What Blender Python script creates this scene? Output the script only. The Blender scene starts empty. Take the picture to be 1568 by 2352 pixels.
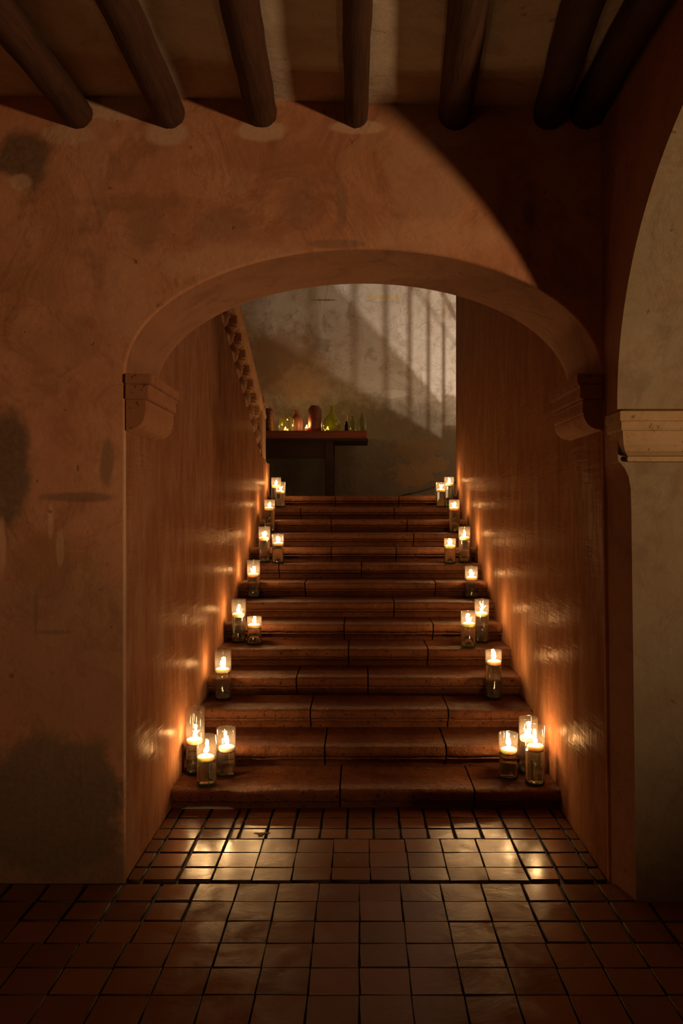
import bpy, bmesh, math, random
from mathutils import Vector
R = random.Random(7)
S = bpy.context.scene
COL = S.collection
PI = math.pi

# ------------------------------------------------------------------ camera, world, lights
K = 1.2117                     # metres of depth per unit of Z below
VX, HY, CAMZ = 827.0, 1170.0, 1.69
def W(px, py, Z):              # where a point of the photo at depth Z stands
    return Vector(((px-VX)/1568*Z, K*Z, CAMZ+(HY-py)/1568*Z))
def WX(px, Z): return (px-VX)/1568*Z
def WZ(py, Z): return CAMZ+(HY-py)/1568*Z

cam = bpy.data.cameras.new('camera'); cam_o = bpy.data.objects.new('camera', cam); COL.objects.link(cam_o)
cam_o.location = (0, 0, CAMZ); cam_o.rotation_euler = (PI/2, 0, 0)
cam.sensor_fit = 'HORIZONTAL'; cam.sensor_width = 36; cam.lens = 36*1900/1568
cam.shift_x = -(VX-784)/1568; cam.shift_y = -6/1568
cam.clip_start = 0.05
S.camera = cam_o

world = bpy.data.worlds.new('night'); S.world = world; world.use_nodes = True
world.node_tree.nodes['Background'].inputs[0].default_value = (0.9, 0.55, 0.3, 1)
world.node_tree.nodes['Background'].inputs[1].default_value = 0.0
S.view_settings.view_transform = 'Standard'; S.view_settings.look = 'None'
S.view_settings.exposure = 0.0; S.view_settings.gamma = 1; S.view_settings.use_curve_mapping = False
S.cycles.use_denoising = True
S.cycles.caustics_reflective = False; S.cycles.caustics_refractive = False
S.cycles.max_bounces = 10; S.cycles.transparent_max_bounces = 24; S.cycles.transmission_bounces = 9
S.cycles.diffuse_bounces = 3; S.cycles.glossy_bounces = 4
S.cycles.sample_clamp_indirect = 2.5

def point(name, loc, power, color, radius):
    l = bpy.data.lights.new(name, 'POINT'); l.energy = power; l.color = color; l.shadow_soft_size = radius
    o = bpy.data.objects.new(name, l); COL.objects.link(o); o.location = loc
    return o
ARCADE_W, ARCADE_C = 540, (1.0, 0.59, 0.30)
LAMP_W, LAMP_C = 230, (1.0, 0.79, 0.58)
FILL_W, FILL_C = 11, (1.0, 0.50, 0.2)
CANDLE_W, CANDLE_C = 2.1, (1.0, 0.53, 0.20)
al = bpy.data.lights.new('arcade_lamp', 'SPOT'); al.energy = ARCADE_W; al.color = ARCADE_C; al.shadow_soft_size = 0.16
al.spot_size = math.radians(78); al.spot_blend = 1.0
alo = bpy.data.objects.new('arcade_lamp', al); COL.objects.link(alo); alo.location = (4.3, -K*0.15, 1.60)     # uplight outside the side arch
alo.rotation_euler = (Vector((-0.45, K*2.9, 3.45))-alo.location).to_track_quat('-Z', 'Y').to_euler()
point('landing_lamp', (3.4, K*7.6, 2.60), LAMP_W, LAMP_C, 0.03)              # two lamps on the landing, round the corner
point('landing_lamp', (3.4, K*7.6, 1.99), LAMP_W*2.3, (1.0, 0.85, 0.70), 0.03)
point('room_fill', (-2.0, -1.2, 2.0), FILL_W, FILL_C, 0.25)                  # added warm fill behind the camera, no candles stand there

# ------------------------------------------------------------------ material helpers
def new_mat(name):
    m = bpy.data.materials.new(name); m.use_nodes = True
    nt = m.node_tree; nt.nodes.clear()
    out = nt.nodes.new('ShaderNodeOutputMaterial')
    return m, nt, out
class G:
    """little node-graph writer"""
    def __init__(s, nt): s.nt = nt
    def n(s, t, **kw):
        nd = s.nt.nodes.new(t)
        for k, v in kw.items(): setattr(nd, k, v)
        return nd
    def put(s, sock, v):
        if isinstance(v, bpy.types.NodeSocket): s.nt.links.new(v, sock)
        else:
            if sock.type == 'RGBA' and len(v) == 3: v = (*v, 1)
            sock.default_value = v
    def pos(s):
        return s.n('ShaderNodeNewGeometry').outputs['Position']
    def obj(s):
        return s.n('ShaderNodeTexCoord').outputs['Object']
    def scale(s, vec, sc, loc=(0, 0, 0), rot=(0, 0, 0)):
        m = s.n('ShaderNodeMapping'); s.put(m.inputs['Vector'], vec)
        m.inputs['Scale'].default_value = sc; m.inputs['Location'].default_value = loc; m.inputs['Rotation'].default_value = rot
        return m.outputs[0]
    def noise(s, vec, sc, det=5, rough=0.6, dist=0.0):
        t = s.n('ShaderNodeTexNoise'); s.put(t.inputs['Vector'], vec)
        t.inputs['Scale'].default_value = sc; t.inputs['Detail'].default_value = det
        t.inputs['Roughness'].default_value = rough; t.inputs['Distortion'].default_value = dist
        return t.outputs[0]
    def ramp(s, f, a, b, lo=0.0, hi=1.0):
        r = s.n('ShaderNodeMapRange'); r.interpolation_type = 'SMOOTHSTEP'
        s.put(r.inputs[0], f); r.inputs[1].default_value = a; r.inputs[2].default_value = b
        r.inputs[3].default_value = lo; r.inputs[4].default_value = hi
        return r.outputs[0]
    def math(s, op, a, b=0.0):
        m = s.n('ShaderNodeMath', operation=op); s.put(m.inputs[0], a); s.put(m.inputs[1], b)
        return m.outputs[0]
    def mix(s, f, a, b, mode='MIX'):
        m = s.n('ShaderNodeMixRGB', blend_type=mode)
        s.put(m.inputs[0], f); s.put(m.inputs[1], a); s.put(m.inputs[2], b)
        return m.outputs[0]
    def bump(s, h, strength, dist=0.02, normal=None):
        b = s.n('ShaderNodeBump'); s.put(b.inputs['Height'], h)
        b.inputs['Strength'].default_value = strength; b.inputs['Distance'].default_value = dist
        if normal is not None: s.put(b.inputs['Normal'], normal)
        return b.outputs[0]
    def bsdf(s, color, rough, normal=None, **kw):
        p = s.n('ShaderNodeBsdfPrincipled'); s.put(p.inputs['Base Color'], color); s.put(p.inputs['Roughness'], rough)
        if normal is not None: s.put(p.inputs['Normal'], normal)
        for k, v in kw.items(): s.put(p.inputs[k.replace('_', ' ')], v)
        return p.outputs[0]
    def blob(s, pos, c, r, soft=0.5, warp=None, wamt=0.5):
        """mask of a stain: 1 inside an ellipse at c with radii r (x, z), ragged by warp"""
        sep = s.n('ShaderNodeSeparateXYZ'); s.put(sep.inputs[0], pos)
        dx = s.math('MULTIPLY', s.math('SUBTRACT', sep.outputs[0], c[0]), 1/r[0])
        dz = s.math('MULTIPLY', s.math('SUBTRACT', sep.outputs[2], c[1]), 1/r[1])
        d = s.math('SQRT', s.math('ADD', s.math('MULTIPLY', dx, dx), s.math('MULTIPLY', dz, dz)))
        if warp is not None:
            d = s.math('ADD', d, s.math('MULTIPLY', s.math('SUBTRACT', warp, 0.5), wamt*2))
        return s.ramp(d, 1-soft/2, 1+soft/2, 1.0, 0.0)

def plaster(name, c1, c2, c3, grey, stains=(), rough=0.82, bump=0.32, scars=0.22):
    m, nt, out = new_mat(name); g = G(nt); p = g.pos()
    big = g.noise(p, 1.3, 6, 0.62, 0.6); mid = g.noise(g.scale(p, (1, 1, 1), (5, 3, 1)), 4.2, 8, 0.7, 0.7)
    fine = g.noise(p, 38, 4, 0.6); cloud = g.noise(g.scale(p, (1, 1, 1), (9, 1, 4)), 2.2, 5, 0.55, 1.2)
    c = g.mix(g.ramp(big, 0.35, 0.62), c1, c2)
    c = g.mix(g.ramp(mid, 0.47, 0.68, 0, 0.8), c, c3)
    c = g.mix(g.ramp(g.noise(g.scale(p, (1, 1, 0.7), (1, 9, 6)), 2.6, 7, 0.7, 0.8), 0.52, 0.66, 0, 0.55), c, [x*0.62 for x in c3])
    c = g.mix(g.ramp(cloud, 0.55, 0.72, 0, 0.6), c, grey)
    # thin scars where old layers of plaster end
    edge = g.math('ABSOLUTE', g.math('SUBTRACT', cloud, 0.56))
    scar = g.ramp(edge, 0.0, 0.012, scars, 0.0)
    c = g.mix(scar, c, [x*0.45 for x in c3])
    warp = g.noise(g.scale(p, (1, 1, 1), (2, 7, 3)), 6.5, 6, 0.62)
    for (cx, cz, rx, rz, col, amt, soft, wa) in stains:
        f = g.blob(p, (cx, cz), (rx, rz), soft, warp, wa)
        c = g.mix(g.math('MULTIPLY', f, amt), c, col)
    c = g.mix(g.ramp(fine, 0.3, 0.75, 0, 0.28), c, [x*0.62 for x in c1])
    pits = g.ramp(g.noise(g.scale(p, (1, 1, 1), (3, 3, 8)), 16, 3, 0.5), 0.70, 0.76)
    c = g.mix(g.math('MULTIPLY', pits, 0.55), c, [x*0.3 for x in c3])
    h = g.math('ADD', g.math('MULTIPLY', mid, 0.8), g.math('MULTIPLY', fine, 0.22))
    h = g.math('ADD', h, g.math('MULTIPLY', g.ramp(cloud, 0.50, 0.62), 0.30))
    h = g.math('SUBTRACT', h, g.math('MULTIPLY', pits, 0.25))
    nrm = g.bump(h, bump, 0.025)
    nt.links.new(g.bsdf(c, rough, nrm), out.inputs[0])
    return m

def px_stain(px, py, rx, ry, Z, col, amt, soft=0.5, wa=0.5):
    return (WX(px, Z), WZ(py, Z), rx/1568*Z, ry/1568*Z, col, amt, soft, wa)
ZB = 3.108
dk = (0.10, 0.075, 0.045); lt = (0.62, 0.42, 0.27); ochre = (0.40, 0.17, 0.06); gr = (0.34, 0.27, 0.18)
M_BACK = plaster('old_terracotta_plaster', (0.58, 0.285, 0.15), (0.50, 0.225, 0.108), (0.37, 0.15, 0.065), (0.45, 0.28, 0.165), [
    px_stain(286, 1450, 4.5, 470, ZB, (0.62, 0.47, 0.32), 0.75, 0.5, 0.45),
    px_stain(55, 365, 62, 62, ZB, (0.09, 0.06, 0.035), 0.85, 0.5, 0.7),
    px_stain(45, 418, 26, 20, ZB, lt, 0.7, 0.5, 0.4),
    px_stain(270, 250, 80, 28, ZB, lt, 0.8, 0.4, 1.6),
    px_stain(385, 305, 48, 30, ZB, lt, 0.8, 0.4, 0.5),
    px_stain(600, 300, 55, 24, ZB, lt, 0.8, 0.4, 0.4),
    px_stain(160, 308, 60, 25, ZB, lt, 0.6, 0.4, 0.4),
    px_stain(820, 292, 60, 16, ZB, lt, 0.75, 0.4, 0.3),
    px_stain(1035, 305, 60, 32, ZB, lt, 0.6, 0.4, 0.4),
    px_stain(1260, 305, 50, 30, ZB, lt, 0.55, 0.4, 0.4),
    px_stain(640, 370, 210, 30, ZB, ochre, 0.45, 0.7, 1.0),
    px_stain(130, 540, 42, 190, ZB, ochre, 0.5, 0.7, 0.8),
    px_stain(330, 520, 40, 60, ZB, (0.17, 0.10, 0.06), 0.4, 0.8, 0.8),
    px_stain(520, 520, 60, 40, ZB, (0.17, 0.10, 0.06), 0.35, 0.9, 0.8),
    px_stain(20, 1070, 46, 140, ZB, dk, 0.85, 0.6, 0.7),
    px_stain(95, 1290, 62, 60, ZB, ochre, 0.65, 0.4, 0.35),
    px_stain(245, 1060, 16, 60, ZB, dk, 0.55, 0.6, 0.6),
    px_stain(180, 1142, 80, 12, ZB, dk, 0.55, 0.6, 0.5),
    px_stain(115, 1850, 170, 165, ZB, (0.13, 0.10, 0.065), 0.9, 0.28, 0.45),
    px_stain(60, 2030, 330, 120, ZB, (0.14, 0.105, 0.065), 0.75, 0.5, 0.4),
    px_stain(116, 1195, 7, 40, ZB, (0.66, 0.40, 0.22), 0.8, 0.5, 0.35),
    px_stain(138, 1262, 9, 42, ZB, (0.66, 0.40, 0.22), 0.8, 0.5, 0.35),
    px_stain(4, 1255, 10, 62, ZB, (0.66, 0.40, 0.22), 0.8, 0.5, 0.35),
    px_stain(82, 1400, 5, 55, ZB, (0.20, 0.11, 0.055), 0.7, 0.6, 0.35),
    px_stain(125, 1452, 40, 5, ZB, (0.20, 0.11, 0.055), 0.7, 0.6, 0.35),
    px_stain(290, 690, 60, 110, ZB, (0.60, 0.34, 0.2), 0.5, 0.9, 1.0),
    px_stain(560, 600, 190, 40, ZB, (0.62, 0.36, 0.21), 0.55, 0.9, 0.8),
    px_stain(1000, 545, 150, 40, ZB, (0.62, 0.36, 0.21), 0.55, 0.9, 0.8),
    px_stain(330, 465, 120, 18, ZB, (0.30, 0.13, 0.055), 0.5, 0.8, 1.3),
    px_stain(690, 470, 40, 50, ZB, (0.20, 0.12, 0.07), 0.4, 0.9, 1.2),
    px_stain(785, 480, 14, 50, ZB, (0.20, 0.12, 0.07), 0.5, 0.7, 1.0),
    px_stain(1215, 490, 14, 26, ZB, (0.15, 0.09, 0.05), 0.6, 0.7, 0.9),
    px_stain(50, 640, 70, 45, ZB, (0.38, 0.18, 0.08), 0.6, 0.9, 1.2),
    px_stain(120, 790, 90, 40, ZB, (0.40, 0.19, 0.085), 0.6, 0.9, 1.2),
    px_stain(770, 560, 70, 10, ZB, (0.16, 0.11, 0.07), 0.5, 0.6, 0.6),
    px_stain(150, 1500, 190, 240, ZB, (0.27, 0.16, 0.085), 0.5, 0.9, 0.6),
])
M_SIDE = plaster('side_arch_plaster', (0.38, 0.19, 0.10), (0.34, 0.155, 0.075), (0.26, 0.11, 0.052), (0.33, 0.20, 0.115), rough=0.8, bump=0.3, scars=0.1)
M_PALE = plaster('pale_lime_plaster', (0.31, 0.25, 0.16), (0.26, 0.20, 0.12), (0.25, 0.16, 0.085), (0.27, 0.22, 0.145), rough=0.85, bump=0.3, scars=0.12)
ZW = 10.22
M_LAND = plaster('weathered_grey_plaster', (0.54, 0.49, 0.42), (0.46, 0.40, 0.33), (0.36, 0.28, 0.20), (0.48, 0.44, 0.38), [
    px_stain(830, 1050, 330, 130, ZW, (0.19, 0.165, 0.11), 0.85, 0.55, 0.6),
    px_stain(650, 830, 110, 75, ZW, (0.31, 0.18, 0.085), 0.8, 0.9, 1.2),
    px_stain(690, 885, 52, 40, ZW, (0.56, 0.40, 0.25), 0.6, 0.7, 1.6),
    px_stain(950, 1090, 45, 30, ZW, (0.42, 0.28, 0.13), 0.8, 0.25, 1.3),
    px_stain(1000, 1065, 30, 22, ZW, (0.40, 0.27, 0.13), 0.8, 0.25, 1.3),
    px_stain(960, 1035, 50, 30, ZW, (0.34, 0.22, 0.08), 0.6, 0.5, 1.0),
    px_stain(905, 905, 26, 11, ZW, (0.62, 0.58, 0.5), 0.8, 0.3, 0.8),
    px_stain(742, 790, 16, 18, ZW, (0.24, 0.20, 0.16), 0.7, 0.5, 1.2),
    px_stain(880, 683, 46, 5, ZW, (0.5, 0.36, 0.12), 0.7, 0.5, 0.8),
    px_stain(745, 689, 26, 2.0, ZW, (0.16, 0.11, 0.07), 0.9, 0.5, 0.3),
], rough=0.85, bump=0.45, scars=0.3)
M_CEIL = plaster('limewashed_ceiling', (0.76, 0.68, 0.55), (0.70, 0.60, 0.47), (0.56, 0.44, 0.31), (0.72, 0.64, 0.51), rough=0.9, bump=0.25, scars=0.05)
M_HALL = plaster('hall_plaster', (0.40, 0.30, 0.2), (0.35, 0.25, 0.16), (0.3, 0.2, 0.12), (0.36, 0.29, 0.2), bump=0.2)

def burnished():
    m, nt, out = new_mat('burnished_terracotta_stucco'); g = G(nt); p = g.pos()
    streak = g.noise(g.scale(p, (4.2, 4.2, 1.3)), 1.8, 8, 0.72, 0.5)
    streak2 = g.noise(g.scale(p, (22, 22, 2.6), (3, 1, 2)), 1.8, 5, 0.65, 0.7)
    big = g.noise(g.scale(p, (1, 1, 0.6), (0, 2, 1)), 1.5, 5, 0.6, 0.5)
    c = g.mix(g.ramp(streak, 0.38, 0.62), (0.25, 0.105, 0.049), (0.335, 0.158, 0.082))
    c = g.mix(g.ramp(big, 0.42, 0.68, 0, 0.55), c, (0.25, 0.11, 0.052))
    c = g.mix(g.ramp(streak2, 0.50, 0.74, 0, 0.30), c, (0.20, 0.082, 0.037))
    blot = g.noise(g.scale(p, (1, 1, 0.8), (2, 5, 3)), 6.0, 6, 0.65, 0.3)
    c = g.mix(g.ramp(blot, 0.45, 0.68, 0, 0.45), c, (0.24, 0.098, 0.046))
    low = g.ramp(g.noise(g.scale(p, (1, 1, 0.4), (6, 1, 2)), 3.4, 6, 0.65), 0.5, 0.72, 0, 0.5)
    c = g.mix(low, c, (0.36, 0.22, 0.13))
    rip = g.noise(g.scale(p, (3, 3, 26), (1, 4, 2)), 1.0, 4, 0.6, 0.3)
    h = g.math('ADD', g.math('MULTIPLY', streak, 0.05), g.math('MULTIPLY', streak2, 0.02))
    h = g.math('ADD', h, g.math('MULTIPLY', rip, 0.75))
    nrm = g.bump(h, 0.34, 0.012)
    rg = g.ramp(streak, 0.3, 0.7, 0.20, 0.34)
    d = g.n('ShaderNodeBsdfDiffuse'); g.put(d.inputs['Color'], c); g.put(d.inputs['Normal'], nrm)
    gl = g.n('ShaderNodeBsdfGlossy'); g.put(gl.inputs['Roughness'], rg); g.put(gl.inputs['Normal'], nrm)
    gl.inputs['Color'].default_value = (1, 0.85, 0.7, 1)
    mx = g.n('ShaderNodeMixShader'); g.put(mx.inputs[0], g.ramp(streak2, 0.4, 0.6, 0.010, 0.030))      # dull polish, brighter on the smooth strokes
    nt.links.new(d.outputs[0], mx.inputs[1]); nt.links.new(gl.outputs[0], mx.inputs[2])
    nt.links.new(mx.outputs[0], out.inputs[0])
    return m
M_BURN = burnished()

def stone(name, c1, c2, c3, r0, r1, bump=0.4, sc=1.0):
    m, nt, out = new_mat(name); g = G(nt); p = g.pos()
    a = g.noise(p, 3.5*sc, 6, 0.65, 0.5); b = g.noise(g.scale(p, (1, 1, 1), (4, 4, 4)), 17*sc, 6, 0.7)
    f = g.noise(p, 75*sc, 3, 0.6)
    c = g.mix(g.ramp(a, 0.35, 0.65), c1, c2); c = g.mix(g.ramp(b, 0.52, 0.72, 0, 0.8), c, c3)
    pit = g.ramp(g.noise(g.scale(p, (1, 1, 1), (8, 2, 1)), 42*sc, 2, 0.5), 0.66, 0.72)
    c = g.mix(g.math('MULTIPLY', pit, 0.7), c, [x*0.3 for x in c3])
    h = g.math('ADD', g.math('MULTIPLY', b, 0.6), g.math('MULTIPLY', f, 0.15)); h = g.math('ADD', h, g.math('MULTIPLY', a, 0.8))
    h = g.math('SUBTRACT', h, g.math('MULTIPLY', pit, 0.4))
    nt.links.new(g.bsdf(c, g.ramp(b, 0.3, 0.7, r0, r1), g.bump(h, bump, 0.012 if bump < 0.8 else 0.026), Specular_IOR_Level=0.16), out.inputs[0])
    return m
M_STEP = stone('worn_polished_step_stone', (0.20, 0.078, 0.034), (0.14, 0.050, 0.021), (0.095, 0.032, 0.014), 0.30, 0.52, 0.9)
M_CORB = stone('painted_corbel_stone', (0.38, 0.18, 0.088), (0.33, 0.145, 0.068), (0.26, 0.11, 0.052), 0.7, 0.9, 0.3)
M_IMP = stone('impost_stone', (0.44, 0.31, 0.17), (0.36, 0.24, 0.13), (0.27, 0.17, 0.09), 0.75, 0.9, 0.3)
M_BALU = stone('baluster_stone', (0.52, 0.31, 0.18), (0.44, 0.24, 0.13), (0.34, 0.18, 0.09), 0.6, 0.8, 0.3)

def tile_mat():
    m, nt, out = new_mat('waxed_clay_tile'); g = G(nt); p = g.pos()
    at = g.n('ShaderNodeAttribute', attribute_name='tint').outputs['Fac']
    a = g.noise(p, 5, 6, 0.65, 0.6); b = g.noise(g.scale(p, (1, 1, 1), (4, 4, 4)), 28, 5, 0.65)
    c = g.mix(at, (0.14, 0.054, 0.022), (0.22, 0.092, 0.040))
    c = g.mix(g.ramp(a, 0.45, 0.7, 0, 0.6), c, (0.16, 0.065, 0.03))
    c = g.mix(g.ramp(b, 0.55, 0.72, 0, 0.45), c, (0.16, 0.07, 0.035))
    h = g.math('ADD', g.math('MULTIPLY', a, 1.0), g.math('MULTIPLY', b, 0.3))
    nt.links.new(g.bsdf(c, g.ramp(a, 0.3, 0.7, 0.15, 0.29), g.bump(h, 0.12, 0.012), Specular_IOR_Level=0.2), out.inputs[0])
    return m
M_TILE = tile_mat()
def flat(name, col, rough=0.8, **kw):
    m, nt, out = new_mat(name); g = G(nt); p = g.obj()
    n_ = g.noise(p, 30, 4, 0.6)
    c = g.mix(n_, [x*0.8 for x in col], [min(1, x*1.15) for x in col])
    nt.links.new(g.bsdf(c, rough, g.bump(n_, 0.15, 0.004), **kw), out.inputs[0]); return m
M_GROUT = flat('dark_grout', (0.055, 0.028, 0.016), 0.75)
M_SCREED = flat('landing_stone', (0.20, 0.12, 0.07), 0.6)
M_SLIVER = flat('pale_sliver', (0.62, 0.52, 0.42), 0.85)
M_IRON = flat('black_iron', (0.03, 0.027, 0.025), 0.5, Metallic=0.6)
M_CABLE = flat('black_rubber', (0.012, 0.012, 0.014), 0.5)
M_WICK = flat('charred_wick', (0.02, 0.015, 0.012), 0.9)

def wood(name, c1, c2, axis, rough=0.75, sc=1.0):
    m, nt, out = new_mat(name); g = G(nt); p = g.pos()
    s3 = [9*sc]*3; s3[axis] = 0.8*sc
    a = g.noise(g.scale(p, s3), 1.5, 7, 0.7, 0.8); b = g.noise(g.scale(p, [x*3 for x in s3]), 2.2, 4, 0.6)
    c = g.mix(g.ramp(a, 0.32, 0.68), c1, c2); c = g.mix(g.ramp(b, 0.56, 0.75, 0, 0.7), c, [x*0.35 for x in c1])
    h = g.math('ADD', a, g.math('MULTIPLY', b, 0.5))
    nt.links.new(g.bsdf(c, rough, g.bump(h, 0.6, 0.012)), out.inputs[0]); return m
M_BEAM = wood('dark_log_wood', (0.040, 0.017, 0.008), (0.095, 0.038, 0.017), 1)
M_TTOP = wood('red_brown_tabletop_wood', (0.19, 0.045, 0.02), (0.30, 0.075, 0.03), 0, 0.55)
M_TDARK = wood('dark_table_wood', (0.030, 0.011, 0.007), (0.045, 0.017, 0.01), 0, 0.7)
M_CLAY = flat('brown_stoneware', (0.16, 0.052, 0.022), 0.45)
M_CLAY2 = flat('red_brown_stoneware', (0.20, 0.055, 0.025), 0.5)
M_CORK = flat('cream_wax_stub', (0.62, 0.45, 0.25), 0.7)

def glass(name, tint, haze, hazecol, ior=1.45):
    """thin clear glass: see-through with a Fresnel reflection and a little haze on its surface"""
    m, nt, out = new_mat(name); g = G(nt)
    lw = g.n('ShaderNodeLayerWeight'); lw.inputs[0].default_value = 0.5
    fres = g.math('ADD', g.math('MULTIPLY', g.math('POWER', lw.outputs['Facing'], 4.0), 0.55), 0.045)
    t = g.n('ShaderNodeBsdfTransparent'); t.inputs[0].default_value = (*tint, 1)
    gl = g.n('ShaderNodeBsdfGlossy'); gl.inputs['Roughness'].default_value = 0.03
    tr = g.n('ShaderNodeBsdfTranslucent'); tr.inputs[0].default_value = (*hazecol, 1)
    df = g.n('ShaderNodeBsdfDiffuse'); df.inputs[0].default_value = (*hazecol, 1)
    hz = g.n('ShaderNodeMixShader'); hz.inputs[0].default_value = 0.5
    nt.links.new(tr.outputs[0], hz.inputs[1]); nt.links.new(df.outputs[0], hz.inputs[2])
    m1 = g.n('ShaderNodeMixShader'); m1.inputs[0].default_value = haze
    nt.links.new(t.outputs[0], m1.inputs[1]); nt.links.new(hz.outputs[0], m1.inputs[2])
    m2 = g.n('ShaderNodeMixShader')
    nt.links.new(fres, m2.inputs[0])
    nt.links.new(m1.outputs[0], m2.inputs[1]); nt.links.new(gl.outputs[0], m2.inputs[2])
    nt.links.new(m2.outputs[0], out.inputs[0]); return m
M_GLASS = glass('clear_vase_glass', (0.97, 0.97, 0.95), 0.02, (0.9, 0.85, 0.8))
M_GBASE = glass('greenish_thick_glass', (0.48, 0.68, 0.42), 0.05, (0.3, 0.5, 0.25), 1.5)
M_GGREEN = glass('green_demijohn_glass', (0.86, 0.88, 0.45), 0.05, (0.6, 0.62, 0.12))
M_GJAR = glass('pale_jar_glass', (0.95, 0.94, 0.74), 0.035, (0.6, 0.6, 0.25))
M_GDARK = glass('dark_bottle_glass', (0.12, 0.11, 0.04), 0.10, (0.10, 0.08, 0.03))
def water_mat():
    m, nt, out = new_mat('clear_water'); g = G(nt)
    p = g.n('ShaderNodeBsdfGlass'); p.inputs['IOR'].default_value = 1.33; p.inputs['Roughness'].default_value = 0.0
    p.inputs['Color'].default_value = (0.98, 1.0, 0.95, 1)
    nt.links.new(p.outputs[0], out.inputs[0]); return m
M_WATER = water_mat()
def wax_mat():
    m, nt, out = new_mat('white_candle_wax'); g = G(nt)
    sh = g.bsdf((0.92, 0.86, 0.76), 0.5, Subsurface_Weight=1.0, Subsurface_Scale=0.03, Subsurface_Radius=(1.0, 0.75, 0.5))
    nt.links.new(sh, out.inputs[0]); return m
M_WAX = wax_mat()
def flame_mat(strength=60):
    m, nt, out = new_mat('candle_flame'); g = G(nt)
    e = g.n('ShaderNodeEmission'); e.inputs[0].default_value = (1.0, 0.62, 0.27, 1); e.inputs[1].default_value = strength
    t = g.n('ShaderNodeBsdfTransparent'); ad = g.n('ShaderNodeAddShader')       # a flame does not shade anything
    nt.links.new(e.outputs[0], ad.inputs[0]); nt.links.new(t.outputs[0], ad.inputs[1])
    nt.links.new(ad.outputs[0], out.inputs[0]); return m
M_FLAME = flame_mat()

# ------------------------------------------------------------------ mesh helpers
def link(name, me, mats, parent=None, smooth=False):
    o = bpy.data.objects.new(name, me); COL.objects.link(o)
    for m in (mats if isinstance(mats, (list, tuple)) else [mats]): me.materials.append(m)
    if parent is not None: o.parent = parent
    if smooth:
        for p in me.polygons: p.use_smooth = True
    return o
def obj(name, bm, mats, parent=None, smooth=False, norm=True):
    if norm: bmesh.ops.recalc_face_normals(bm, faces=bm.faces)
    me = bpy.data.meshes.new(name); bm.to_mesh(me); bm.free()
    return link(name, me, mats, parent, smooth)
def box(bm, x0, x1, y0, y1, z0, z1, mat=0):
    v = [bm.verts.new((x, y, z)) for x in (x0, x1) for y in (y0, y1) for z in (z0, z1)]
    for idx in ((0, 1, 3, 2), (4, 6, 7, 5), (0, 4, 5, 1), (2, 3, 7, 6), (0, 2, 6, 4), (1, 5, 7, 3)):
        f = bm.faces.new([v[i] for i in idx]); f.material_index = mat
    return v
def bevel(bm, w, seg=2):
    bmesh.ops.bevel(bm, geom=list(bm.edges), offset=w, segments=seg, affect='EDGES', profile=0.6)
def lathe(bm, prof, seg=40, c=(0, 0, 0), squash=None):
    """prof: (r, z) list; r = 0 closes at a pole"""
    rings = []
    for r, z in prof:
        if r < 1e-6: rings.append([bm.verts.new((c[0], c[1], c[2]+z))])
        else: rings.append([bm.verts.new((c[0]+r*math.cos(2*PI*i/seg), c[1]+r*math.sin(2*PI*i/seg), c[2]+z)) for i in range(seg)])
    for a, b in zip(rings, rings[1:]):
        for i in range(seg):
            j = (i+1) % seg
            if len(a) == 1 and len(b) == 1: continue
            if len(a) == 1: bm.faces.new((a[0], b[j], b[i]))
            elif len(b) == 1: bm.faces.new((a[i], a[j], b[0]))
            else: bm.faces.new((a[i], a[j], b[j], b[i]))
    return rings
def tube(bm, pts, rad, seg=12, cap=True):
    pts = [Vector(p) for p in pts]; rings = []
    for i, p in enumerate(pts):
        d = (pts[min(i+1, len(pts)-1)]-pts[max(i-1, 0)]).normalized()
        up = Vector((0, 0, 1)) if abs(d.z) < 0.9 else Vector((1, 0, 0))
        u = d.cross(up).normalized(); v = u.cross(d)
        r = rad[i] if isinstance(rad, (list, tuple)) else rad
        rings.append([bm.verts.new(p+u*r*math.cos(2*PI*k/seg)+v*r*math.sin(2*PI*k/seg)) for k in range(seg)])
    for a, b in zip(rings, rings[1:]):
        for k in range(seg): bm.faces.new((a[k], a[(k+1) % seg], b[(k+1) % seg], b[k]))
    if cap: bm.faces.new(rings[0]); bm.faces.new(rings[-1][::-1])
    return rings
def prism_x(bm, prof, x0, x1, n=1, jit=None, mat=0):
    """closed (y, z) outline pushed along x"""
    cols = []
    for i in range(n+1):
        x = x0+(x1-x0)*i/n
        cols.append([bm.verts.new((x, y+(jit(i, k)[0] if jit else 0), z+(jit(i, k)[1] if jit else 0))) for k, (y, z) in enumerate(prof)])
    m = len(prof)
    for a, b in zip(cols, cols[1:]):
        for k in range(m): bm.faces.new((a[k], a[(k+1) % m], b[(k+1) % m], b[k])).material_index = mat
    bm.faces.new(cols[0]).material_index = mat; bm.faces.new(cols[-1][::-1]).material_index = mat
def prism(bm, outline, axis, a0, a1):
    """closed outline in the two other axes (in xyz order) pushed along axis"""
    def P(u, v, w):
        c = [u, v]; c.insert(axis, w); return bm.verts.new(c)
    A = [P(u, v, a0) for u, v in outline]; B = [P(u, v, a1) for u, v in outline]
    n = len(outline)
    for k in range(n): bm.faces.new((A[k], A[(k+1) % n], B[(k+1) % n], B[k]))
    bm.faces.new(A[::-1]); bm.faces.new(B)
def empty(name, loc=(0, 0, 0), rz=0):
    o = bpy.data.objects.new(name, None); COL.objects.link(o); o.location = loc; o.rotation_euler[2] = rz
    o.empty_display_size = 0.05
    return o
def tag(o, label, cat, group=None):
    o['label'] = label; o['category'] = cat
    if group: o['group'] = group
    return o
def structure(o): o['kind'] = 'structure'; return o

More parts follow.
